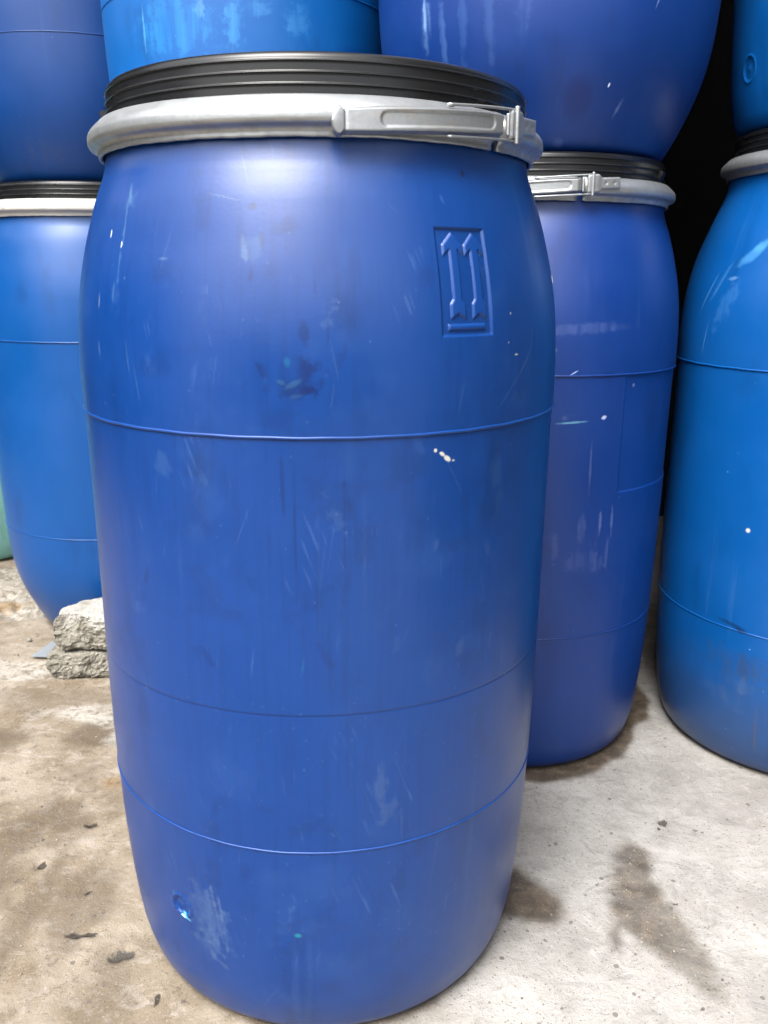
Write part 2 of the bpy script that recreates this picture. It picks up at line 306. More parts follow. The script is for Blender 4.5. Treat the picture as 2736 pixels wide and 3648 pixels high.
def lid_mat():
    q = NT("black_lid_plastic"); uv = q.n("UVMap").outputs[0]
    n1 = q.noise(q.mapv(uv, sc=(6, 40, 1)), 1, 4, .6)
    c = q.mix(q.rng(n1, .45, .8), (.005, .0053, .006, 1), (.008, .0085, .0095, 1))
    dust = q.noise(uv, 40, 5, .7)
    c = q.mix(q.math('MULTIPLY', q.rng(dust, .6, .8), .15), c, (.07, .07, .075, 1))
    q.put(q.b.inputs["Base Color"], c); q.put(q.b.inputs["Roughness"], q.rng(n1, .3, .8, .24, .36)); q.b.inputs['Specular IOR Level'].default_value = .42
    return q.m
def zinc_mat(name, base, tone, paint):
    """galvanised steel; paint 0..1 covers it with chipped white paint"""
    q = NT(name); uv = q.n("UVMap").outputs[0]; tc = q.n("TexCoord").outputs["Object"]
    n1 = q.noise(tc, 60, 5, .65); n2 = q.noise(q.mapv(tc, sc=(1, 1, 3)), 18, 4, .6)
    c = q.mix(q.rng(n1, .35, .7), c4(base), c4(tone))
    c = q.mix(q.math('MULTIPLY', q.rng(n2, .58, .75), .5), c, (.33, .30, .26, 1))
    pm = q.math('MULTIPLY', q.rng(n1, .66, .58), paint)
    c = q.mix(pm, c, (.42, .41, .385, 1))
    q.put(q.b.inputs["Base Color"], c)
    q.put(q.b.inputs["Metallic"], q.rng(pm, 0, 1, .8, .0)); q.put(q.b.inputs["Roughness"], q.rng(n1, .3, .7, .38, .54))
    q.bump(q.math('ADD', n1, n2), .25, .0015)
    return q.m
m_lid = lid_mat()
m_zinc = zinc_mat("galvanised_steel", (.345, .36, .37), (.275, .287, .295), .0)
m_paint = zinc_mat("white_painted_steel", (.6, .6, .58), (.5, .5, .48), 1.0)

# ------------------------------------------------------------------ drum shapes
PROF_A = [(0, .237), (.003, .2455), (.009, .2525), (.018, .2585), (.03, .263), (.06, .2705), (.1, .2756), (.15, .280), (.2, .283), (.285, .2862), (.36, .2882), (.455, .2893), (.6, .2902),
          (.73, .2908), (.7535, .2909), (.7555, .2919), (.784, .2918), (.811, .2914), (.836, .2903), (.868, .2877), (.9, .283), (.925, .2773), (.946, .2717), (.97, .2662), (.985, .2605), (1.0, .2545), (1.012, .2500), (1.024, .2470), (1.04, .2455), (1.062, .2455)]
PROF_B = [(0, .200), (.003, .207), (.009, .2135), (.018, .2195), (.04, .2315), (.065, .2435), (.09, .2545), (.12, .2655), (.15, .2738), (.2, .2815), (.285, .2865)] + [p for p in PROF_A if p[0] > .3]
PROF_R = [p for p in PROF_A if p[0] < .83] + [(.85, .2895), (.877, .2868), (.91, .281), (.952, .2705), (.988, .2585), (1.015, .2475), (1.036, .2385), (1.055, .2325), (1.075, .229), (1.11, .229)]
def pinterp(prof, z):
    """drum radius at height z: the points joined, the fair part faired, the small step under the upper seam kept"""
    key = id(prof)
    if key not in _ptab:
        zd = np.arange(0, 1.121, .001); raw = praw([(p, .2914 if .75 < p < .756 else r) for p, r in prof], np.minimum(zd, prof[-1][0]))
        kx = np.arange(-60, 61) * .001; k = np.exp(-(kx / .019) ** 2 / 2); k /= k.sum()
        sm = np.convolve(np.pad(raw, 60, mode='edge'), k, mode='valid')
        wgt = sstep(zd, .10, .20) * (1 - sstep(zd, prof[-1][0] - .10, prof[-1][0] - .045))
        _ptab[key] = (zd, raw * (1 - wgt) + sm * wgt - .0008 * (1 - sstep(zd, .7530, .7555)) * sstep(zd, .3, .7))
    return np.interp(z, *_ptab[key])
_ptab = {}
def praw(prof, z):
    x, y = np.array(prof).T
    h = np.diff(x); d = np.diff(y) / h
    m = np.zeros_like(x); m[0], m[-1] = d[0], d[-1]
    k = d[:-1] * d[1:] > 0; w1 = 2 * h[1:] + h[:-1]; w2 = h[1:] + 2 * h[:-1]
    with np.errstate(divide='ignore', invalid='ignore'): hm = (w1 + w2) / (w1 / d[:-1] + w2 / d[1:])
    m[1:-1] = np.where(k, hm, 0)
    i = np.clip(np.searchsorted(x, z) - 1, 0, len(h) - 1); t = (z - x[i]) / h[i]
    return (1 + 2 * t) * (1 - t) ** 2 * y[i] + t * (1 - t) ** 2 * h[i] * m[i] + t * t * (3 - 2 * t) * y[i + 1] + t * t * (t - 1) * h[i] * m[i + 1]

PA0, PA1, PZ0, PZ1 = .4175, .6450, .8490, .9515           # the sunk panel with the two arrows
def panel_uv(A, Z):
    sk = .006 * (PZ1 - Z) / (PZ1 - PZ0)
    return (A - PA0 - sk + .003) / (PA1 - PA0), (PZ1 - Z) / (PZ1 - PZ0)
def panel_depth(A, Z):
    u, v = panel_uv(A, Z); e = np.minimum(np.minimum(u, 1 - u) * .0648, np.minimum(v, 1 - v) * .107)
    return -.0026 * sstep(e, -.0008, .0024)
def uneven(A, Z):
    edge = sstep(Z, .02, .12) * (1 - sstep(Z, .93, .99))
    return edge * .0009 * (np.sin(2 * A + 3 * Z + 2.1) + .6 * np.sin(3 * A - 7 * Z + 1.3) + .4 * np.sin(5 * A + 9 * Z))
def body_mesh(name, prof, front=False, bung=None, zt=1.0621, flat=False):
    if front:
        a = np.unique(np.round(np.concatenate([np.linspace(-math.pi, -1.3, 50), np.arange(-1.3, 1.3, .0045), np.linspace(1.3, math.pi, 50)[:-1], np.arange(.40, .665, .0034)]), 5))
        z = np.unique(np.round(np.concatenate([np.arange(0, 1.0621, .0013), np.arange(.843, .957, .0011), np.arange(.138, .198, .0013), np.arange(.449, .461, .0008), np.arange(.748, .762, .001), np.arange(.98, 1.05, .005)]), 5))
    else:
        a = np.linspace(-math.pi, math.pi, 144, endpoint=False); z = np.unique(np.round(np.concatenate([np.arange(0, zt, .012), np.arange(0, .07, .004), np.arange(.98, 1.05, .005), np.arange(.749, .760, .001)]), 5))
        if bung:
            a = np.unique(np.concatenate([a, np.arange(bung[0] - .13, bung[0] + .13, .006)])); z = np.unique(np.concatenate([z, np.arange(bung[1] - .03, bung[1] + .03, .0016)]))
    if flat:
        a = np.unique(np.concatenate([a, np.arange(.64, .70, .003)])); z = np.unique(np.round(np.concatenate([z, np.arange(.542, .558, .0008)]), 5))
    A, Z = np.meshgrid(a, z); R = pinterp(prof, Z)
    if flat: R = R - .0016 * sstep(A, .664, .676) * (1 - sstep(A, 1.9, 1.95)) * sstep(Z, .5485, .5510) * (1 - sstep(Z, .7525, .7535))
    R = R + uneven(A, Z)
    if front:
        R = R + panel_depth(A, Z)
        R = R - .0004 * np.exp(-((Z - .4549) / .0012) ** 2)
        d = np.hypot((A + .689) * .281, Z - .167)
        R = R - .0024 * (1 - sstep(d, .0105, .0135)) + .0016 * np.exp(-((d - .0158) / .0022) ** 2) * (.75 + .25 * np.sin(14 * np.arctan2(Z - .167, (A + .689) * .281))) + .0012 * np.exp(-(d / .004) ** 2)
    if bung:
        d = np.hypot((A - bung[0]) * .281, Z - bung[1])
        R = R - .0016 * (1 - sstep(d, .016, .02)) + .0014 * np.exp(-((d - .021) / .002) ** 2) + .0015 * np.exp(-(d / .005) ** 2)
    n, m = A.shape
    v = P(A, R, Z).reshape(-1, 3); f = (grid_faces(n, m, wrap_m=True), [list(range(m))[::-1], [(n - 1) * m + k for k in range(m)]])
    uv = np.stack([A * .29, Z], -1).reshape(-1, 2)
    me = mesh(name, v, f, uv)
    if front: paint_wear(me, A, Z)
    return me
def ridge_mesh(name, prof, z0, hgt=.0016, w=.0017, seed=0):
    t = np.linspace(0, math.pi, 7)
    r0 = float(pinterp(prof, np.array([z0]))[0])
    pts = [(r0 - .002, z0 + w)] + [(r0 + hgt * math.sin(k), z0 + w * math.cos(k)) for k in t] + [(r0 - .002, z0 - w)]
    def wob(A, R, Z):
        k = .55 + .45 * np.sin(A * 9 + seed) * np.sin(A * 23 + 1) + .15 * np.sin(A * 71)
        return R + (R > r0) * (k - 1) * .0004 + uneven(A, np.full_like(Z, z0)) + .0003, Z + .0002 * np.sin(A * 31 + seed)
    return lathe(name, pts, 240, wob=wob)
def patch_mesh(name, prof, mask, hgt, base=.0026):
    """raised figure standing on the sunk panel floor; mask(u, v) gives a signed distance in metres, inside positive"""
    a = np.arange(PA0 - .005, PA1 + .01, .0028); z = np.arange(PZ0 - .002, PZ1 + .002, .0009)
    A, Z = np.meshgrid(a, z); u, v = panel_uv(A, Z); d = mask(u, v)
    R = pinterp(prof, Z) + uneven(A, Z) - base + np.where(d > -.0010, hgt * sstep(d, -.0009, .0020), 0) - .0005 * (d < -.0004)
    n, m = A.shape; f = grid_faces(n, m); keep = (d.reshape(-1)[f] > -.0011).any(1); f = f[keep]
    idx = np.unique(f); mp = np.full(n * m, -1); mp[idx] = np.arange(len(idx))
    return mesh(name, P(A, R, Z).reshape(-1, 3)[idx], mp[f].tolist(), np.stack([A * .29, Z], -1).reshape(-1, 2)[idx])
def poly_sd(poly):
    pl = np.array(poly) * [.0648, .107]
    def f(u, v):
        x, y = u * .0648, v * .107; d = np.full(x.shape, 9.); ins = np.zeros(x.shape, bool)
        for i in range(len(pl)):
            (x0, y0), (x1, y1) = pl[i], pl[(i + 1) % len(pl)]
            t = np.clip(((x - x0) * (x1 - x0) + (y - y0) * (y1 - y0)) / ((x1 - x0) ** 2 + (y1 - y0) ** 2), 0, 1)
            d = np.minimum(d, np.hypot(x - x0 - t * (x1 - x0), y - y0 - t * (y1 - y0)))
            c = (y0 > y) != (y1 > y)
            with np.errstate(divide='ignore', invalid='ignore'): ins ^= c & (x < (x1 - x0) * (y - y0) / (y1 - y0) + x0)
        return np.where(ins, d, -d)
    return f
ARROW = [(.325, .035), (.53, .155), (.53, .262), (.415, .205), (.415, .655), (.475, .70), (.475, .845), (.325, .795), (.185, .845), (.185, .70), (.24, .655), (.24, .205), (.12, .262), (.12, .155)]

LID = [(.0, 1.097), (.20, 1.097), (.2235, 1.0965), (.2262, 1.1030), (.2280, 1.1046), (.2310, 1.1053), (.2350, 1.1049), (.2380, 1.1037), (.2400, 1.1016), (.2410, 1.0990), (.2411, 1.0978)]
for _k, _z in enumerate((1.0966, 1.0865, 1.0764)):
    _r = .2411 + .0006 * _k
    LID += [(_r + .0003, _z + .0008), (_r + .0006, _z + .0006), (_r + .0016, _z + .0003), (_r + .0020, _z), (_r + .0021, _z - .0005), (_r + .0019, _z - .0010), (_r + .0012, _z - .0013), (_r + .0006, _z - .0015), (_r + .0005, _z - .0020), (_r + .0005, _z - .0034), (_r + .0005, _z - .0083), (_r + .0005, _z - .0087)]
LID += [(.2430, 1.0682), (.2436, 1.0672), (.2465, 1.0664), (.2478, 1.0660), (.2478, 1.060)]
lid_me = lathe("lid", LID, 180)
RING = [(.2465, 1.0668), (.2490, 1.0667), (.2512, 1.0661), (.2525, 1.0652), (.2600, 1.0583), (.2618, 1.0564), (.2635, 1.0540), (.2644, 1.0512), (.2646, 1.0500), (.2647, 1.0452), (.2644, 1.0436), (.2632, 1.0414), (.2600, 1.0397), (.2565, 1.0385), (.2540, 1.0362), (.2530, 1.0335), (.2536, 1.0316), (.2530, 1.0300), (.2512, 1.0294), (.2490, 1.0303), (.2490, 1.0340)]
def ring_wob(A, R, Z):
    low = (Z < 1.0345)
    return R + .0005 * np.sin(7 * A + 1) * (R > .258), Z + low * .0004 * (np.sin(23 * A) * np.sin(41 * A + 2)) + .0004 * np.sin(5 * A)
def ring_mesh(name, gap):
    if gap: return lathe(name, RING, 240, closed=True, a0=.795 - 2 * math.pi, a1=.755, wob=ring_wob)
    return lathe(name, RING, 240, closed=True, wob=ring_wob)
ring_gap = ring_mesh("clamp_ring", True); ring_full = ring_mesh("clamp_ring", False)

def zc(a): return 1.0420 + .0153 * (a - .09)
def lever_mesh():
    a = np.concatenate([np.linspace(.042, .09, 18), np.linspace(.093, .765, 150)]); t = np.linspace(-1, 1, 35)
    A, T = np.meshgrid(a, t)
    tab = (A < .086)
    hw = np.where(tab, .0134 * np.sqrt(np.clip(1 - ((A - .068) / .0265) ** 2, 0, 1)) + .0003,   .0117 + .0005 * sstep(A, .09, .2) - .0012 * sstep(A, .6, .76))
    hw = np.where((A >= .080) & (A < .093), .0112, hw)
    e = (1 - np.abs(T)) * hw
    Rr = .2625 + .0070 * sstep(e, -.0002, .0032)
    Rr = Rr + np.where(A < .10, .0022 * (1 - sstep(A, .05, .10)) * np.clip(1 - T ** 2, 0, 1), 0)
    Rr = Rr - .0012 * np.exp(-((A - .090) / .004) ** 2)
    # long pressed slot
    za = (A - .455) * .268; zz = T * hw - .0003
    d = np.hypot(np.clip(np.abs(za) - .0585, 0, None), zz) - .0068
    Rr = Rr - .0015 * (1 - sstep(d, -.0016, .0008))
    Rr = Rr - .004 * sstep(A, .735, .765)
    Z = zc(A) + T * hw
    n, m = A.shape
    f = grid_faces(n, m)
    # a skin at the back, just off the ring, so that the lever has thickness
    Rb = np.full_like(A, .2615)
    v = np.concatenate([P(A, Rr, Z).reshape(-1, 3), P(A, Rb, Z).reshape(-1, 3)])
    fb = grid_faces(n, m)[:, ::-1] + n * m
    side = []
    for j in range(m - 1):
        side.append([j + 1, j, n * m + j, n * m + j + 1]); q = (n - 1) * m; side.append([q + j, q + j + 1, n * m + q + j + 1, n * m + q + j])
    for i in range(n - 1):
        side.append([i * m, (i + 1) * m, n * m + (i + 1) * m, n * m + i * m]); k = m - 1; side.append([(i + 1) * m + k, i * m + k, n * m + i * m + k, n * m + (i + 1) * m + k])
    return mesh("lever", v, f.tolist() + fb.tolist() + side, np.concatenate([np.stack([A * .29, Z], -1).reshape(-1, 2)] * 2))
def plate_mesh():
    a = np.linspace(.80, 1.03, 40); t = np.linspace(-1, 1, 15); A, T = np.meshgrid(a, t)
    hw = .0145 - .0055 * sstep(A, .875, .90) + .002 * np.sin(A * 40) * 0
    e = np.minimum((1 - np.abs(T)) * hw, np.minimum(A - .80, 1.03 - A) * .268)
    R = .2640 + .0042 * sstep(e, -.0002, .0015) + .0014 * (1 - sstep(A, .86, .90))
    for ac in (.925, .985): R = R - .0016 * np.exp(-((np.hypot((A - ac) * .268, T * hw)) / .0022) ** 2)
    Z = zc(A) + .0008 + T * hw
    return mesh("end_plate", P(A, R, Z).reshape(-1, 3), grid_faces(*A.shape).tolist(), np.stack([A * .29, Z], -1).reshape(-1, 2))
def arc(a0, a1, r, z0, z1, n=24):
    return [tuple(P(np.float64(a0 + (a1 - a0) * k / n), r, z0 + (z1 - z0) * k / n)) for k in range(n + 1)]
lever_me = lever_mesh(); plate_me = plate_mesh()
link_top = tube("link_bar", arc(.475, .84, .2672, zc(.475) + .0140, zc(.84) + .0146), .0014)
link_low = tube("link_bar", arc(.475, .84, .2672, zc(.475) - .0140, zc(.84) - .0146), .0014)
def pin(a, r, z0, z1, rad): return tube("hinge_pin", [tuple(P(np.float64(a), r, z0 - .0012)), tuple(P(np.float64(a), r, z0)), tuple(P(np.float64(a), r, (z0 + z1) / 2)), tuple(P(np.float64(a), r, z1)), tuple(P(np.float64(a), r, z1 + .0012))], rad, 10)
pin_a = pin(.770, .2700, zc(.77) - .0095, zc(.77) + .0085, .0021); pin_b = pin(.832, .2700, zc(.83) - .0165, zc(.83) + .0165, .0026)
def rivet_mesh(sz):
    bm = bmesh.new(); bmesh.ops.create_uvsphere(bm, u_segments=12, v_segments=8, radius=.0040)
    bmesh.ops.scale(bm, vec=(1.25, .5, .5), verts=bm.verts); bmesh.ops.rotate(bm, verts=bm.verts, matrix=Matrix.Rotation(.48, 3, 'Z'))
    p = P(np.float64(.487), (.2662), zc(.487) + sz * .0138); bmesh.ops.translate(bm, vec=Vector(p), verts=bm.verts)
    me = bpy.data.meshes.new("rivet"); bm.to_mesh(me); bm.free()
    for q in me.polygons: q.use_smooth = True
    return me
rivets = [rivet_mesh(1), rivet_mesh(-1)]
def lug_mesh(a):
    """the small moulded ear on the side of the lid"""
    bm = bmesh.new(); pts = [(.2425, 1.068), (.2425, 1.0865), (.2500, 1.0865), (.2520, 1.0845), (.2515, 1.0815), (.2470, 1.0760)]
    for s in (-.035, .035):
        vs = [bm.verts.new(P(np.float64(a + s), r, z)) for r, z in pts]
        bm.faces.new(vs if s < 0 else vs[::-1])
    bm.verts.ensure_lookup_table(); n = len(pts)
    for i in range(n): bm.faces.new([bm.verts[i], bm.verts[n + i], bm.verts[n + (i + 1) % n], bm.verts[(i + 1) % n]])
    bmesh.ops.recalc_face_normals(bm, faces=bm.faces)
    bmesh.ops.bevel(bm, geom=bm.edges[:], offset=.0008, segments=2, affect='EDGES')
    me = bpy.data.meshes.new("lug"); bm.to_mesh(me); bm.free(); return me
lug_me = lug_mesh(-1.52); lug_me2 = lug_mesh(1.62)

bodyF = body_mesh("front_body", PROF_A, True); bodyA = body_mesh("straight_body", PROF_A); bodyB = body_mesh("tapered_body", PROF_B); bodyM = body_mesh("panelled_body", PROF_A, flat=True); bodyR = body_mesh("tall_body", PROF_R, zt=1.11); bodyU = body_mesh("marked_body", PROF_A, bung=(-.96, .095))
ridges = {k: [ridge_mesh("seam_ridge", p, .7546, seed=1), ridge_mesh("seam_ridge", p, .285, .0011, .0013, seed=4)] for k, p in (("A", PROF_A), ("B", PROF_B))}

GROUP = "plastic drums stacked in the yard"
def drum(loc, body_me, kind, mat, label, ringmat=m_zinc, latch=0.0, scale=(1, 1, 1), turn=0.0, has_lever=True, dz=0.0, rs=1.0):
    d0 = math.atan2(-loc[1], -loc[0])
    t = empty("plastic_drum", loc, d0 + math.pi / 2 + turn); t.scale = scale
    tag(t, label, "drum", GROUP)
    b = obj("body", body_me.copy() if not body_me.users else body_me, mat, t)
    for r in ridges[kind]: obj("seam_ridge", r, m_seam if mat is m_front else mat, b)
    l = obj("lid", lid_me, m_lid, t)
    for lm in (lug_me, lug_me2): obj("lug", lm, m_lid, l).rotation_euler = (0, 0, latch)
    rg = obj("clamp_ring", ring_gap if has_lever else ring_full, ringmat, t)
    for k in (l, rg): k.location.z = dz; k.scale = (rs, rs, 1)
    if has_lever:
        rg.rotation_euler = (0, 0, latch)
        for nm, me in (("lever", lever_me), ("end_plate", plate_me), ("link_bar", link_top), ("link_bar", link_low), ("hinge_pin", pin_a), ("hinge_pin", pin_b), ("rivet", rivets[0]), ("rivet", rivets[1])):
            obj(nm, me, ringmat, rg)
    return t, b
TOP = 1.1053
front, fb = drum((-.0802, 1.1074, 0), bodyF, "A", m_front, "large worn blue drum with a moulded double arrow mark, in front of the others")
for k in range(2):
    obj("arrow_mark", patch_mesh("arrow_mark", PROF_A, poly_sd([(x + .425 * k, y) for x, y in ARROW]), .0020), m_seam, fb)
obj("bar_mark", patch_mesh("bar_mark", PROF_A, poly_sd([(.125, .885), (.865, .885), (.865, .947), (.125, .947)]), .0021), m_seam, fb)

drum((-.7224, 2.266, 0), bodyB, "B", m_left, "blue drum with a white painted clamp ring, its foot behind the concrete chunks", m_paint, has_lever=False)
drum((-.7224, 2.266, TOP), bodyB, "B", m_upleft, "dark blue drum stacked on the drum with the white painted clamp ring", m_zinc, latch=1.2)
drum((-.2775, 1.94, 0), bodyA, "A", m_hidden, "blue drum wholly behind the front drum, carrying the sky blue drum", m_zinc, latch=2.0, scale=(.95, .95, 1))
drum((-.2775, 1.94, TOP), bodyA, "A", m_sky, "sky blue drum in the upper row, above the front drum's black lid", m_zinc, latch=2.6)
drum((.2700, 1.686, 0), bodyM, "A", m_mid, "deep blue drum with a silver latch on its clamp ring, right of the front drum", m_zinc, latch=-.46, scale=(.955, .955, .993))
drum((.2775, 1.686, TOP * .993), bodyB, "B", m_upmid, "royal blue drum with a narrow foot stacked on the lid of the latched drum", m_zinc, latch=1.0, scale=(1.02, 1.02, 1))
drum((.8606, 1.643, 0), bodyR, "A", m_right, "bright blue drum with dirt and a brown drip on its lower side", m_zinc, latch=1.9, dz=.048, rs=.93)
drum((.8700, 1.643, TOP + .048), bodyU, "A", m_upright, "bright blue drum with a round moulded mark, stacked in the top right corner", m_zinc, latch=1.5, scale=(.925, .925, 1))
drum((-1.40, 2.86, 0), bodyA, "A", m_teal, "pale teal drum peeking out behind the drum with the white clamp ring", m_zinc, latch=.8)

# ------------------------------------------------------------------ ground
xs = np.unique(np.round(np.concatenate([np.arange(-1.45, 1.1, .0055), np.linspace(-60, 60, 61), np.linspace(-4, 4, 41)]), 4))
ys = np.unique(np.round(np.concatenate([np.arange(.80, 2.75, .0065), np.linspace(-60, 60, 61), np.linspace(-2, 5, 36)]), 4))
X, Y = np.meshgrid(xs, ys)
def sd_poly(poly, X, Y):
    d = np.full(X.shape, 9.); ins = np.zeros(X.shape, bool)
    for i in range(len(poly)):
        (x0, y0), (x1, y1) = poly[i], poly[(i + 1) % len(poly)]
        t = np.clip(((X - x0) * (x1 - x0) + (Y - y0) * (y1 - y0)) / ((x1 - x0) ** 2 + (y1 - y0) ** 2), 0, 1)
        d = np.minimum(d, np.hypot(X - x0 - t * (x1 - x0), Y - y0 - t * (y1 - y0)))
        c = (y0 > Y) != (y1 > Y)
        with np.errstate(divide='ignore', invalid='ignore'): ins ^= c & (X < (x1 - x0) * (Y - y0) / (y1 - y0) + x0)
    return np.where(ins, d, -d)
near = (X > -2) & (X < 1.6) & (Y > .3) & (Y < 3.2)
n1 = fbm(X, Y, 9, 5); n2 = fbm(X + 5, Y, 34, 4); n3 = fbm(X, Y + 7, 3, 4); n4 = fbm(X + 11, Y + 3, 90, 3)
S1 = [(.33, 1.0), (.352, 1.12), (.378, 1.195), (.414, 1.242), (.446, 1.21), (.438, 1.098), (.45, 1.024), (.454, .947), (.467, .906), (.449, .897), (.415, .923), (.395, .976), (.372, 1.017), (.348, 1.04)]
S2 = [(.10, 1.16), (.217, 1.173), (.244, 1.134), (.269, 1.103), (.276, 1.067), (.26, 1.038), (.231, 1.033), (.198, 1.055), (.10, 1.055)]
S3 = [(.20, 1.42), (.274, 1.411), (.296, 1.402), (.369, 1.426), (.424, 1.46), (.481, 1.511), (.513, 1.554), (.543, 1.61), (.58, 1.664), (.602, 1.747), (.589, 1.87), (.3, 1.9), (.1, 1.6)]
jig = (n1 - .5) * .05 + (n2 - .5) * .02
st1 = sstep(sd_poly(S1, X, Y) + jig, -.010, .016) * (.72 + .45 * n2) * (.62 + .38 * sstep(Y, .92, 1.06))
st2 = sstep(sd_poly(S2, X, Y) + jig * .6, -.008, .022)
st3 = sstep(sd_poly(S3, X, Y) + jig * .8, -.004, .012)
stain_contact_shade = np.clip(np.maximum(np.maximum(st1 * .85, st2 * .95), st3), 0, 1) * near
# contact shade painted round the drum feet, then faint grey trails on the right
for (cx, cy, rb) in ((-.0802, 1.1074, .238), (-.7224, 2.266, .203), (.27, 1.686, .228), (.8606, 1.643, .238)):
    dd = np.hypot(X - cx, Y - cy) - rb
    stain_contact_shade = np.maximum(stain_contact_shade, .75 * near * (1 - sstep(dd + (n2 - .5) * .02, .002, .022)))
stain_contact_shade = np.maximum(stain_contact_shade, .22 * sstep(n3, .52, .7) * (X > .05) * near)
dirt = np.clip(1 - sstep(X + (n3 - .5) * .45 + (n1 - .5) * .15 + .10 * (Y - .87), -.15, .16), 0, 1)
brown = np.zeros_like(X)
for (cx, cy, rx, ry, s) in ((-.56, 1.585, .16, .05, .9), (-.76, 1.56, .10, .04, .7), (-.58, 1.25, .14, .16, .75), (-.70, 1.32, .2, .06, .55), (-.45, 1.08, .05, .16, .6), (-.52, 1.12, .03, .2, .6), (-.36, .92, .07, .12, .5), (-.70, 1.72, .25, .05, .35)):
    brown = np.maximum(brown, min(1, 1.3 * s) * sstep(1.25 - np.hypot((X - cx) / rx, (Y - cy) / ry) + (n1 - .5) * 2.2 + (n2 - .5) * .8, 0, .8))
brown *= near
white = np.zeros_like(X)
for (cx, cy, rx, ry) in ((-1.10, 2.40, .28, .19), (-.98, 2.22, .10, .06), (-.83, 1.87, .14, .05), (-.62, 1.66, .10, .05), (-.48, 1.56, .06, .06)):
    white = np.maximum(white, sstep(1.15 - np.hypot((X - cx) / rx, (Y - cy) / ry) + (n1 - .5) * 1.8, 0, .5))
white *= near
pit = np.zeros_like(X)
PITS = ((-.498, 1.275, .010, .0075, .5, 0), (-.542, 1.169, .007, .006, 0, 0), (-.43, 1.022, .023, .006, .12, 0), (-.361, .983, .018, .011, .45, 1), (-.291, .907, .0045, .010, 0, 0), (-.565, 1.235, .004, .003, 0, 0), (-.53, 1.33, .004, .003, 0, 0), (.485, 1.292, .008, .010, 0, 1), (-.45, 1.11, .006, .004, .3, 0), (.442, 1.09, .004, .004, 0, 0), (.475, 1.275, .003, .003, 0, 0))
for (cx, cy, rx, ry, an, _w) in PITS:
    u = (X - cx) * math.cos(an) + (Y - cy) * math.sin(an); v = -(X - cx) * math.sin(an) + (Y - cy) * math.cos(an)
    pit = np.maximum(pit, sstep(1.2 - np.hypot(u / rx, v / ry) + (n4 - .5) * 1.3, 0, .35))
pit *= near
rust = .8 * sstep(1 - np.hypot((X + 1.07) / .07, (Y - 2.27) / .05) + (n1 - .5), 0, .6) + .55 * sstep(1 - np.hypot((X + .495) / .035, (Y - 1.40) / .035) + (n1 - .5), 0, .7) + .5 * sstep(1 - np.hypot((X + .45) / .04, (Y - 1.53) / .03) + (n1 - .5), 0, .6)
rust = np.clip(rust, 0, 1) * near
crust = sstep(n2 + .35 * n1, .62, .85)
Zg = -.0035 * n1 * near - .0018 * n4 * near - .0025 * n2 * near * (.3 + .7 * dirt) - .006 * pit
Zg = Zg - .012 * white * crust * (Y > 2.0)
Zg = np.minimum(Zg, 0)
gf = grid_faces(*X.shape)
gme = mesh("ground", np.stack([X, Y, Zg], -1).reshape(-1, 3), (gf, []))
for nm, arrs in (("dirt_shade_map", (dirt, brown, stain_contact_shade)), ("spot_map", (white, pit, rust))):
    at = gme.attributes.new(nm, 'FLOAT_VECTOR', 'POINT'); at.data.foreach_set("vector", np.stack(arrs, -1).astype(np.float32).reshape(-1))
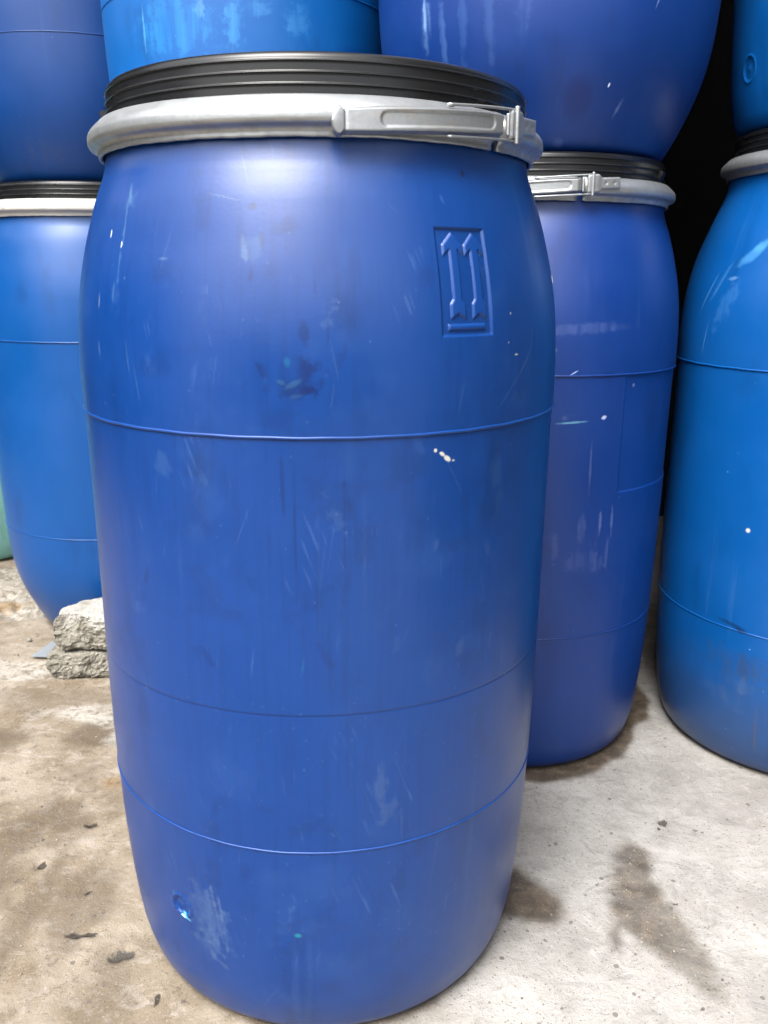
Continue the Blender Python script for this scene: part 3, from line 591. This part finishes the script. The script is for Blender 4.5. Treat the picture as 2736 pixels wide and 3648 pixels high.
def ground_mat():
    q = NT("old_concrete"); pos = q.n("NewGeometry").outputs["Position"]
    def at(nm):
        a = q.n("Attribute", attribute_name=nm); s = q.n("SeparateXYZ"); q.put(s.inputs[0], a.outputs["Vector"]); return s.outputs
    dirt_, brown_, stain_shade_ = at("dirt_shade_map"); white_, pit_, rust_ = at("spot_map")
    a = q.noise(pos, 6, 6, .62); b = q.noise(pos, 38, 6, .72, .5); g = q.noise(pos, 210, 4, .75)
    e = q.noise(q.mapv(pos, rot=(0, 0, .7), sc=(1, 1.6, 1)), 17, 7, .7, 1.2); h = q.noise(pos, 5.5, 6, .68, .6); k = q.noise(pos, 95, 5, .75)
    c = q.mix(q.rng(a, .3, .7), (0.2268, 0.2167, 0.2016, 1), (0.3234, 0.3125, 0.294, 1))
    c = q.mix(q.math('MULTIPLY', q.rng(h, .46, .62), .45), c, (0.189, 0.1764, 0.1638, 1))
    c = q.mix(q.math('MULTIPLY', q.rng(e, .50, .66), .55), c, (0.1596, 0.1529, 0.1445, 1))
    c = q.mix(q.math('MULTIPLY', q.rng(b, .54, .70), .45), c, (0.378, 0.3654, 0.3402, 1))
    c = q.mix(q.math('MULTIPLY', q.rng(k, .60, .72), .5), c, (0.1008, 0.09408, 0.0882, 1))
    t = q.mix(q.rng(a, .32, .68), (0.1467, 0.1145, 0.07862, 1), (0.2444, 0.2079, 0.1622, 1))
    t = q.mix(q.math('MULTIPLY', q.rng(e, .5, .66), .6), t, (0.3015, 0.2715, 0.2359, 1))
    t = q.mix(q.math('MULTIPLY', q.rng(h, .48, .64), .45), t, (0.1222, 0.08908, 0.057, 1))
    t = q.mix(q.math('MULTIPLY', q.rng(b, .53, .68), .6), t, (0.07333, 0.0526, 0.03538, 1))
    t = q.mix(q.math('MULTIPLY', q.rng(k, .58, .70), .6), t, (0.2933, 0.2715, 0.2457, 1))
    c = q.mix(dirt_, c, t)
    c = q.mix(q.math('MULTIPLY', brown_, q.rng(b, .3, .6, .45, .9)), c, q.mix(q.rng(b, .35, .65), (0.0378, 0.02604, 0.01596, 1), (0.1092, 0.08232, 0.05376, 1)))
    c = q.mix(q.math('MULTIPLY', white_, q.rng(e, .30, .62, .10, .75)), c, q.mix(q.rng(b, .5, .62), (0.336, 0.3234, 0.294, 1), (0.1428, 0.126, 0.1008, 1)))
    c = q.mix(q.math('MULTIPLY', rust_, q.rng(b, .3, .6, .2, .85)), c, (0.1764, 0.0966, 0.0252, 1))
    c = q.mix(q.math('MULTIPLY', stain_shade_, .93), c, q.mix(q.rng(b, .4, .65), (.032, .0215, .0125, 1), (.092, .066, .042, 1)))
    wet = None
    for (cx, cy, rx, ry, an, wt) in PITS:
        lv = q.mapv(pos, loc=(cx, cy, 0), rot=(0, 0, an), sc=(rx, ry, 1), kind='TEXTURE'); xy = q.n("VectorMath", operation='MULTIPLY'); q.put(xy.inputs[0], lv); xy.inputs[1].default_value = (1, 1, 0)
        ln = q.n("VectorMath", operation='LENGTH'); q.put(ln.inputs[0], xy.outputs[0])
        d = q.math('ADD', ln.outputs["Value"], q.math('MULTIPLY', q.math('SUBTRACT', b, .5), 2.4))
        f = q.rng(d, 1.08, .90); c = q.mix(q.math('MULTIPLY', f, .95), c, (.022, .017, .012, 1) if wt < .5 else (.045, .04, .034, 1))
        wet = f if wet is None else q.math('MAXIMUM', wet, f)
    # grains: pale grit and dark pin-holes
    for sc, seed, thr, colr, fac in ((230, 0, .88, (.36, .33, .28, 1), .2), (260, 3, .90, (.06, .05, .04, 1), .6), (90, 7, .965, (.07, .06, .055, 1), .7), (420, 5, .72, (.12, .1, .08, 1), .35)):
        vo = q.n("TexVoronoi", feature='F1'); q.put(vo.inputs["Vector"], q.mapv(pos, loc=(seed, seed, 0), sc=(1, 1, .2))); vo.inputs["Scale"].default_value = sc
        s = q.n("SeparateColor"); q.put(s.inputs[0], vo.outputs["Color"])
        d = q.math('MULTIPLY', q.math('LESS_THAN', vo.outputs["Distance"], .34), q.math('GREATER_THAN', s.outputs[0], thr))
        c = q.mix(q.math('MULTIPLY', d, fac), c, colr)
    q.put(q.b.inputs["Base Color"], c)
    r = q.rng(stain_shade_, 0, 1, .9, .62); r = q.math('SUBTRACT', r, q.math('MULTIPLY', wet, .5)); q.put(q.b.inputs["Roughness"], r)
    q.b.inputs["Specular IOR Level"].default_value = .35
    q.bump(q.math('ADD', q.math('ADD', q.math('MULTIPLY', b, 1.0), q.math('MULTIPLY', g, .45)), q.math('MULTIPLY', e, .6)), .75, .005)
    return q.m
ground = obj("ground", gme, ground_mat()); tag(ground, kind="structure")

# ------------------------------------------------------------------ concrete chunks, scrap, stones, grit
def rough_mat(name, ca, cb, cw):
    q = NT(name); tc = q.n("TexCoord").outputs["Object"]; ge = q.n("NewGeometry")
    a = q.noise(tc, 26, 5, .65); b = q.noise(tc, 140, 4, .7)
    c = q.mix(q.rng(a, .35, .65), c4(ca), c4(cb)); c = q.mix(q.math('MULTIPLY', q.rng(b, .5, .7), .55), c, c4([x * .45 for x in ca]))
    at = q.n("Attribute", attribute_name="pale_top")
    c = q.mix(q.math('MULTIPLY', at.outputs["Fac"], q.rng(b, .72, .5, .4, 1)), c, c4(cw))
    q.put(q.b.inputs["Base Color"], c); q.b.inputs["Roughness"].default_value = .92
    q.bump(q.math('ADD', a, q.math('MULTIPLY', b, .7)), 1.0, .006)
    return q.m
m_chunk = rough_mat("broken_concrete", (.15, .139, .112), (.235, .22, .183), (.30, .29, .265))
def chunk(name, loc, outline, z0, z1, bevel, seed, rough, topw, label):
    """a broken slab: outline in plan, rough sides, fairly flat top"""
    n = 190; pl = np.array(outline, float)
    seg = np.hypot(*np.diff(np.vstack([pl, pl[:1]]), axis=0).T); cum = np.concatenate([[0], np.cumsum(seg)]); s = np.linspace(0, cum[-1], n, endpoint=False)
    ex = np.vstack([pl, pl[:1]]); bx = np.interp(s, cum, ex[:, 0]); by = np.interp(s, cum, ex[:, 1]); c0 = np.array([bx.mean(), by.mean()])
    prof = [(0, 0), (.5, 0), (.85, 0), (.93, .06), (.985, .2), (1.01, .3), (1.0, .45), (1.01, .6), (.99, .75), (.97, .87), (.92, .95), (.85, .99), (.6, 1), (.3, 1), (.0, 1)]
    pr = np.array(prof); d = np.concatenate([[0], np.cumsum(np.hypot(*np.diff(pr, axis=0).T))]); q = np.linspace(0, d[-1], 110)
    k = np.interp(q, d, pr[:, 0]); h = np.interp(q, d, pr[:, 1])
    v = []; top = []
    for kk, hh in zip(k, h):
        for x, y in zip(bx, by):
            p = Vector((c0[0] + (x - c0[0]) * kk, c0[1] + (y - c0[1]) * kk, z0 + (z1 - z0) * hh))
            o = Vector((seed * 3.1, seed * 1.7, 0))
            dn = mnoise.noise_vector(p * 22 + o) * .010 * rough + mnoise.noise_vector(p * 70 + o) * .0045 * rough + mnoise.noise_vector(p * 150 + o) * .0034 * rough + mnoise.noise_vector(p * 330 + o) * .0016 * rough - (p - Vector((c0[0], c0[1], p.z))).normalized() * .012 * max(0, mnoise.noise(p * 48 + o) - .25)
            if hh > .97: dn *= .35
            p2 = p + dn
            if hh < .02: p2.z = z0
            v.append(tuple(p2)); top.append(topw * min(1, max(0, (hh - .66 + .5 * mnoise.noise(p * 30 + o)) / .3)))
    me = mesh(name, v, grid_faces(len(k), n, wrap_m=True).tolist(), smooth=False)
    at = me.attributes.new("pale_top", 'FLOAT', 'POINT'); at.data.foreach_set("value", np.array(top, np.float32))  # colour grows paler towards the top of the chunk
    o = obj(name, me, m_chunk); o.location = loc; return tag(o, label, "concrete chunk", "broken concrete chunks beside the drums")
chunk("concrete_chunk", (-.67, 1.88, -.002), [(-.105, -.065), (-.03, -.062), (.05, -.045), (.11, -.03), (.13, .03), (.08, .09), (-.03, .10), (-.09, .05), (-.115, .0)], 0, .060, 0, 1.0, 1.15, .0,
      "lower rough grey concrete chunk lying on the ground under another chunk")
chunk("concrete_chunk", (-.660, 1.885, .066), [(-.095, -.055), (-.02, -.06), (.05, -.075), (.11, -.07), (.14, .02), (.09, .085), (-.02, .08), (-.07, .045), (-.10, .0)], 0, .088, 0, 4.0, 1.05, 1.0,
      "upper concrete chunk with a whitish flat top, resting on the lower chunk")
def scrap_mat():
    q = NT("clear_plastic_scrap"); tc = q.n("TexCoord").outputs["Object"]
    q.b.inputs["Base Color"].default_value = (.22, .24, .26, 1); q.b.inputs["Roughness"].default_value = .3; q.b.inputs["Alpha"].default_value = .75
    q.bump(q.noise(tc, 40, 2), .3, .003); return q.m
bm = bmesh.new(); sp = [(-.862, 1.925), (-.80, 1.915), (-.74, 1.95), (-.76, 2.03), (-.80, 2.045), (-.835, 2.02)]
ctr = bm.verts.new((-.80, 1.975, .010)); vs = [bm.verts.new((x, y, .003 + .004 * (i % 2))) for i, (x, y) in enumerate(sp)]
for i in range(len(vs)): bm.faces.new([ctr, vs[i], vs[(i + 1) % len(vs)]])
bmesh.ops.subdivide_edges(bm, edges=bm.edges[:], cuts=2, use_grid_fill=True)
ex = bmesh.ops.extrude_face_region(bm, geom=bm.faces[:]); bmesh.ops.translate(bm, vec=(0, 0, .0012), verts=[g for g in ex["geom"] if isinstance(g, bmesh.types.BMVert)])
bmesh.ops.recalc_face_normals(bm, faces=bm.faces)
me = bpy.data.meshes.new("plastic_scrap"); bm.to_mesh(me); bm.free()
tag(obj("plastic_scrap", me, scrap_mat()), "thin greyish clear plastic scrap lying flat beside the concrete chunks", "plastic scrap")

def stone_mesh(seed, sx, sy, sz):
    bm = bmesh.new(); bmesh.ops.create_icosphere(bm, subdivisions=2, radius=1)
    for v in bm.verts:
        n = mnoise.noise(v.co * 1.3 + Vector((seed, 0, 0))); v.co *= 1 + .45 * n; v.co.x *= sx; v.co.y *= sy; v.co.z *= sz
    me = bpy.data.meshes.new("small_stone"); bm.to_mesh(me); bm.free(); return me
m_stone = rough_mat("stone", (.18, .17, .15), (.25, .24, .21), (.35, .35, .35))
for i, (x, y, s, lb) in enumerate(((-.845, 2.10, .012, "small grey stone beside the foot of the drum with the white ring"), (-.905, 2.03, .006, "tiny pebble on the dirty concrete left of the clear plastic scrap"))):
    o = obj("small_stone", stone_mesh(i * 3.3, s, s * .8, s * .6), m_stone); o.location = (x, y, s * .35); tag(o, lb, "stone")
# loose grit: far too much to count
base = stone_mesh(2, 1, .85, .6); bv = np.array([v.co[:] for v in base.vertices]); bfc = np.array([p.vertices[:] for p in base.polygons])
gv, gfc = [], []; cnt = 0
drums = [(-.0802, 1.1074, .235), (-.7224, 2.266, .2), (.27, 1.686, .2), (.8606, 1.643, .235), (-.2775, 1.94, .23), (-1.40, 2.86, .235)]
ico = bmesh.new(); bmesh.ops.create_icosphere(ico, subdivisions=1, radius=1); bv = np.array([v.co[:] for v in ico.verts]); bfc = np.array([[v.index for v in f.verts] for f in ico.faces]); ico.free()
while cnt < 1100:
    r = rng.random()
    if r < .22:
        k = rng.integers(len(S1)); x, y = np.array(S1[k]) + rng.normal(0, .02, 2); x = x * .6 + .4 * (.41 + rng.normal(0, .02))
    elif r < .75: x, y = rng.uniform(-1.1, -.25), rng.uniform(.85, 2.4)
    else: x, y = rng.uniform(.1, .75), rng.uniform(.85, 1.5)
    if any(math.hypot(x - a, y - b) < c + .01 for a, b, c in drums): continue
    s = min(.0032, .0006 + rng.exponential(.00045)); an = rng.random() * 6.28
    v = bv * (1 + .35 * rng.normal(size=(len(bv), 1)) * .6) * [s, s * rng.uniform(.6, 1), s * .6]
    c_, s_ = math.cos(an), math.sin(an)
    gv.append(np.stack([v[:, 0] * c_ - v[:, 1] * s_ + x, v[:, 0] * s_ + v[:, 1] * c_ + y, v[:, 2] - .002], -1)); gfc.append(bfc + cnt * len(bv)); cnt += 1
gq = NT("grit"); gg = gq.n("NewGeometry"); gq.put(gq.b.inputs["Base Color"], gq.mix(gg.outputs["Random Per Island"], (.08, .065, .05, 1), (.30, .27, .22, 1))); gq.b.inputs["Roughness"].default_value = .9
tag(obj("gravel", mesh("gravel", np.concatenate(gv), np.concatenate(gfc), smooth=False), gq.m), kind="stuff")

# ------------------------------------------------------------------ walls and roof added to shape the light and reflections
def box_mesh(name, x0, x1, y0, y1, z0, z1):
    bm = bmesh.new(); bmesh.ops.create_cube(bm, size=1)
    bmesh.ops.scale(bm, vec=(x1 - x0, y1 - y0, z1 - z0), verts=bm.verts); bmesh.ops.translate(bm, vec=((x0 + x1) / 2, (y0 + y1) / 2, (z0 + z1) / 2), verts=bm.verts)
    bmesh.ops.bevel(bm, geom=bm.edges[:], offset=.01, segments=2, affect='EDGES')
    me = bpy.data.meshes.new(name); bm.to_mesh(me); bm.free(); return me
q = NT("shade_black_wall"); pz = q.n("NewGeometry").outputs["Position"]; a = q.noise(pz, 4, 5)
q.put(q.b.inputs["Base Color"], q.mix(a, (.002, .002, .0025, 1), (.006, .006, .006, 1))); q.b.inputs["Roughness"].default_value = .9; q.bump(a, .4, .01)  # near-black base colour stands for the shade in the gaps
tag(obj("wall", box_mesh("wall", -3.5, 3.5, 3.25, 3.45, -.05, 3.2), q.m), "added wall, coloured black to stand for the deep shade behind the stacked drums", "wall")

q = NT("blocker_grey"); pz = q.n("NewGeometry").outputs["Position"]; a = q.noise(pz, 2.5, 5)
q.put(q.b.inputs["Base Color"], q.mix(a, (.05, .05, .052, 1), (.09, .088, .085, 1))); q.b.inputs["Roughness"].default_value = .9; q.bump(a, .4, .01)
tag(obj("wall", box_mesh("wall", 1.25, 1.45, -.2, 3.24, -.05, 5.0), q.m), "unseen dark wall added right of the drum stacks to shape the light", "wall")  # added out of view to darken the right sides of the drums
tag(obj("wall", box_mesh("wall", -3.7, -3.5, -1.0, 3.24, -.05, 2.1), q.m), "unseen dark wall added left of the drum stacks to bound the reflections", "wall")  # added out of view; its end limits the sky mirrored in the drums
q = NT("blocker_dark"); q.b.inputs["Base Color"].default_value = (.06, .06, .06, 1); q.b.inputs["Roughness"].default_value = .8
tag(obj("added_roof", box_mesh("added_roof", -3.49, 1.24, 1.50, 3.24, 2.50, 2.55), q.m), "unseen roof added over the stacked drums to keep the gaps behind dark", "roof")  # added above the view to keep daylight out from behind the stacks

tag(obj("wall", box_mesh("wall", -6, 6, -4.4, -4.2, -.05, 1.7), q.m), "unseen low wall added behind the camera to darken the reflections", "wall")  # added out of view to hide the low horizon from reflections
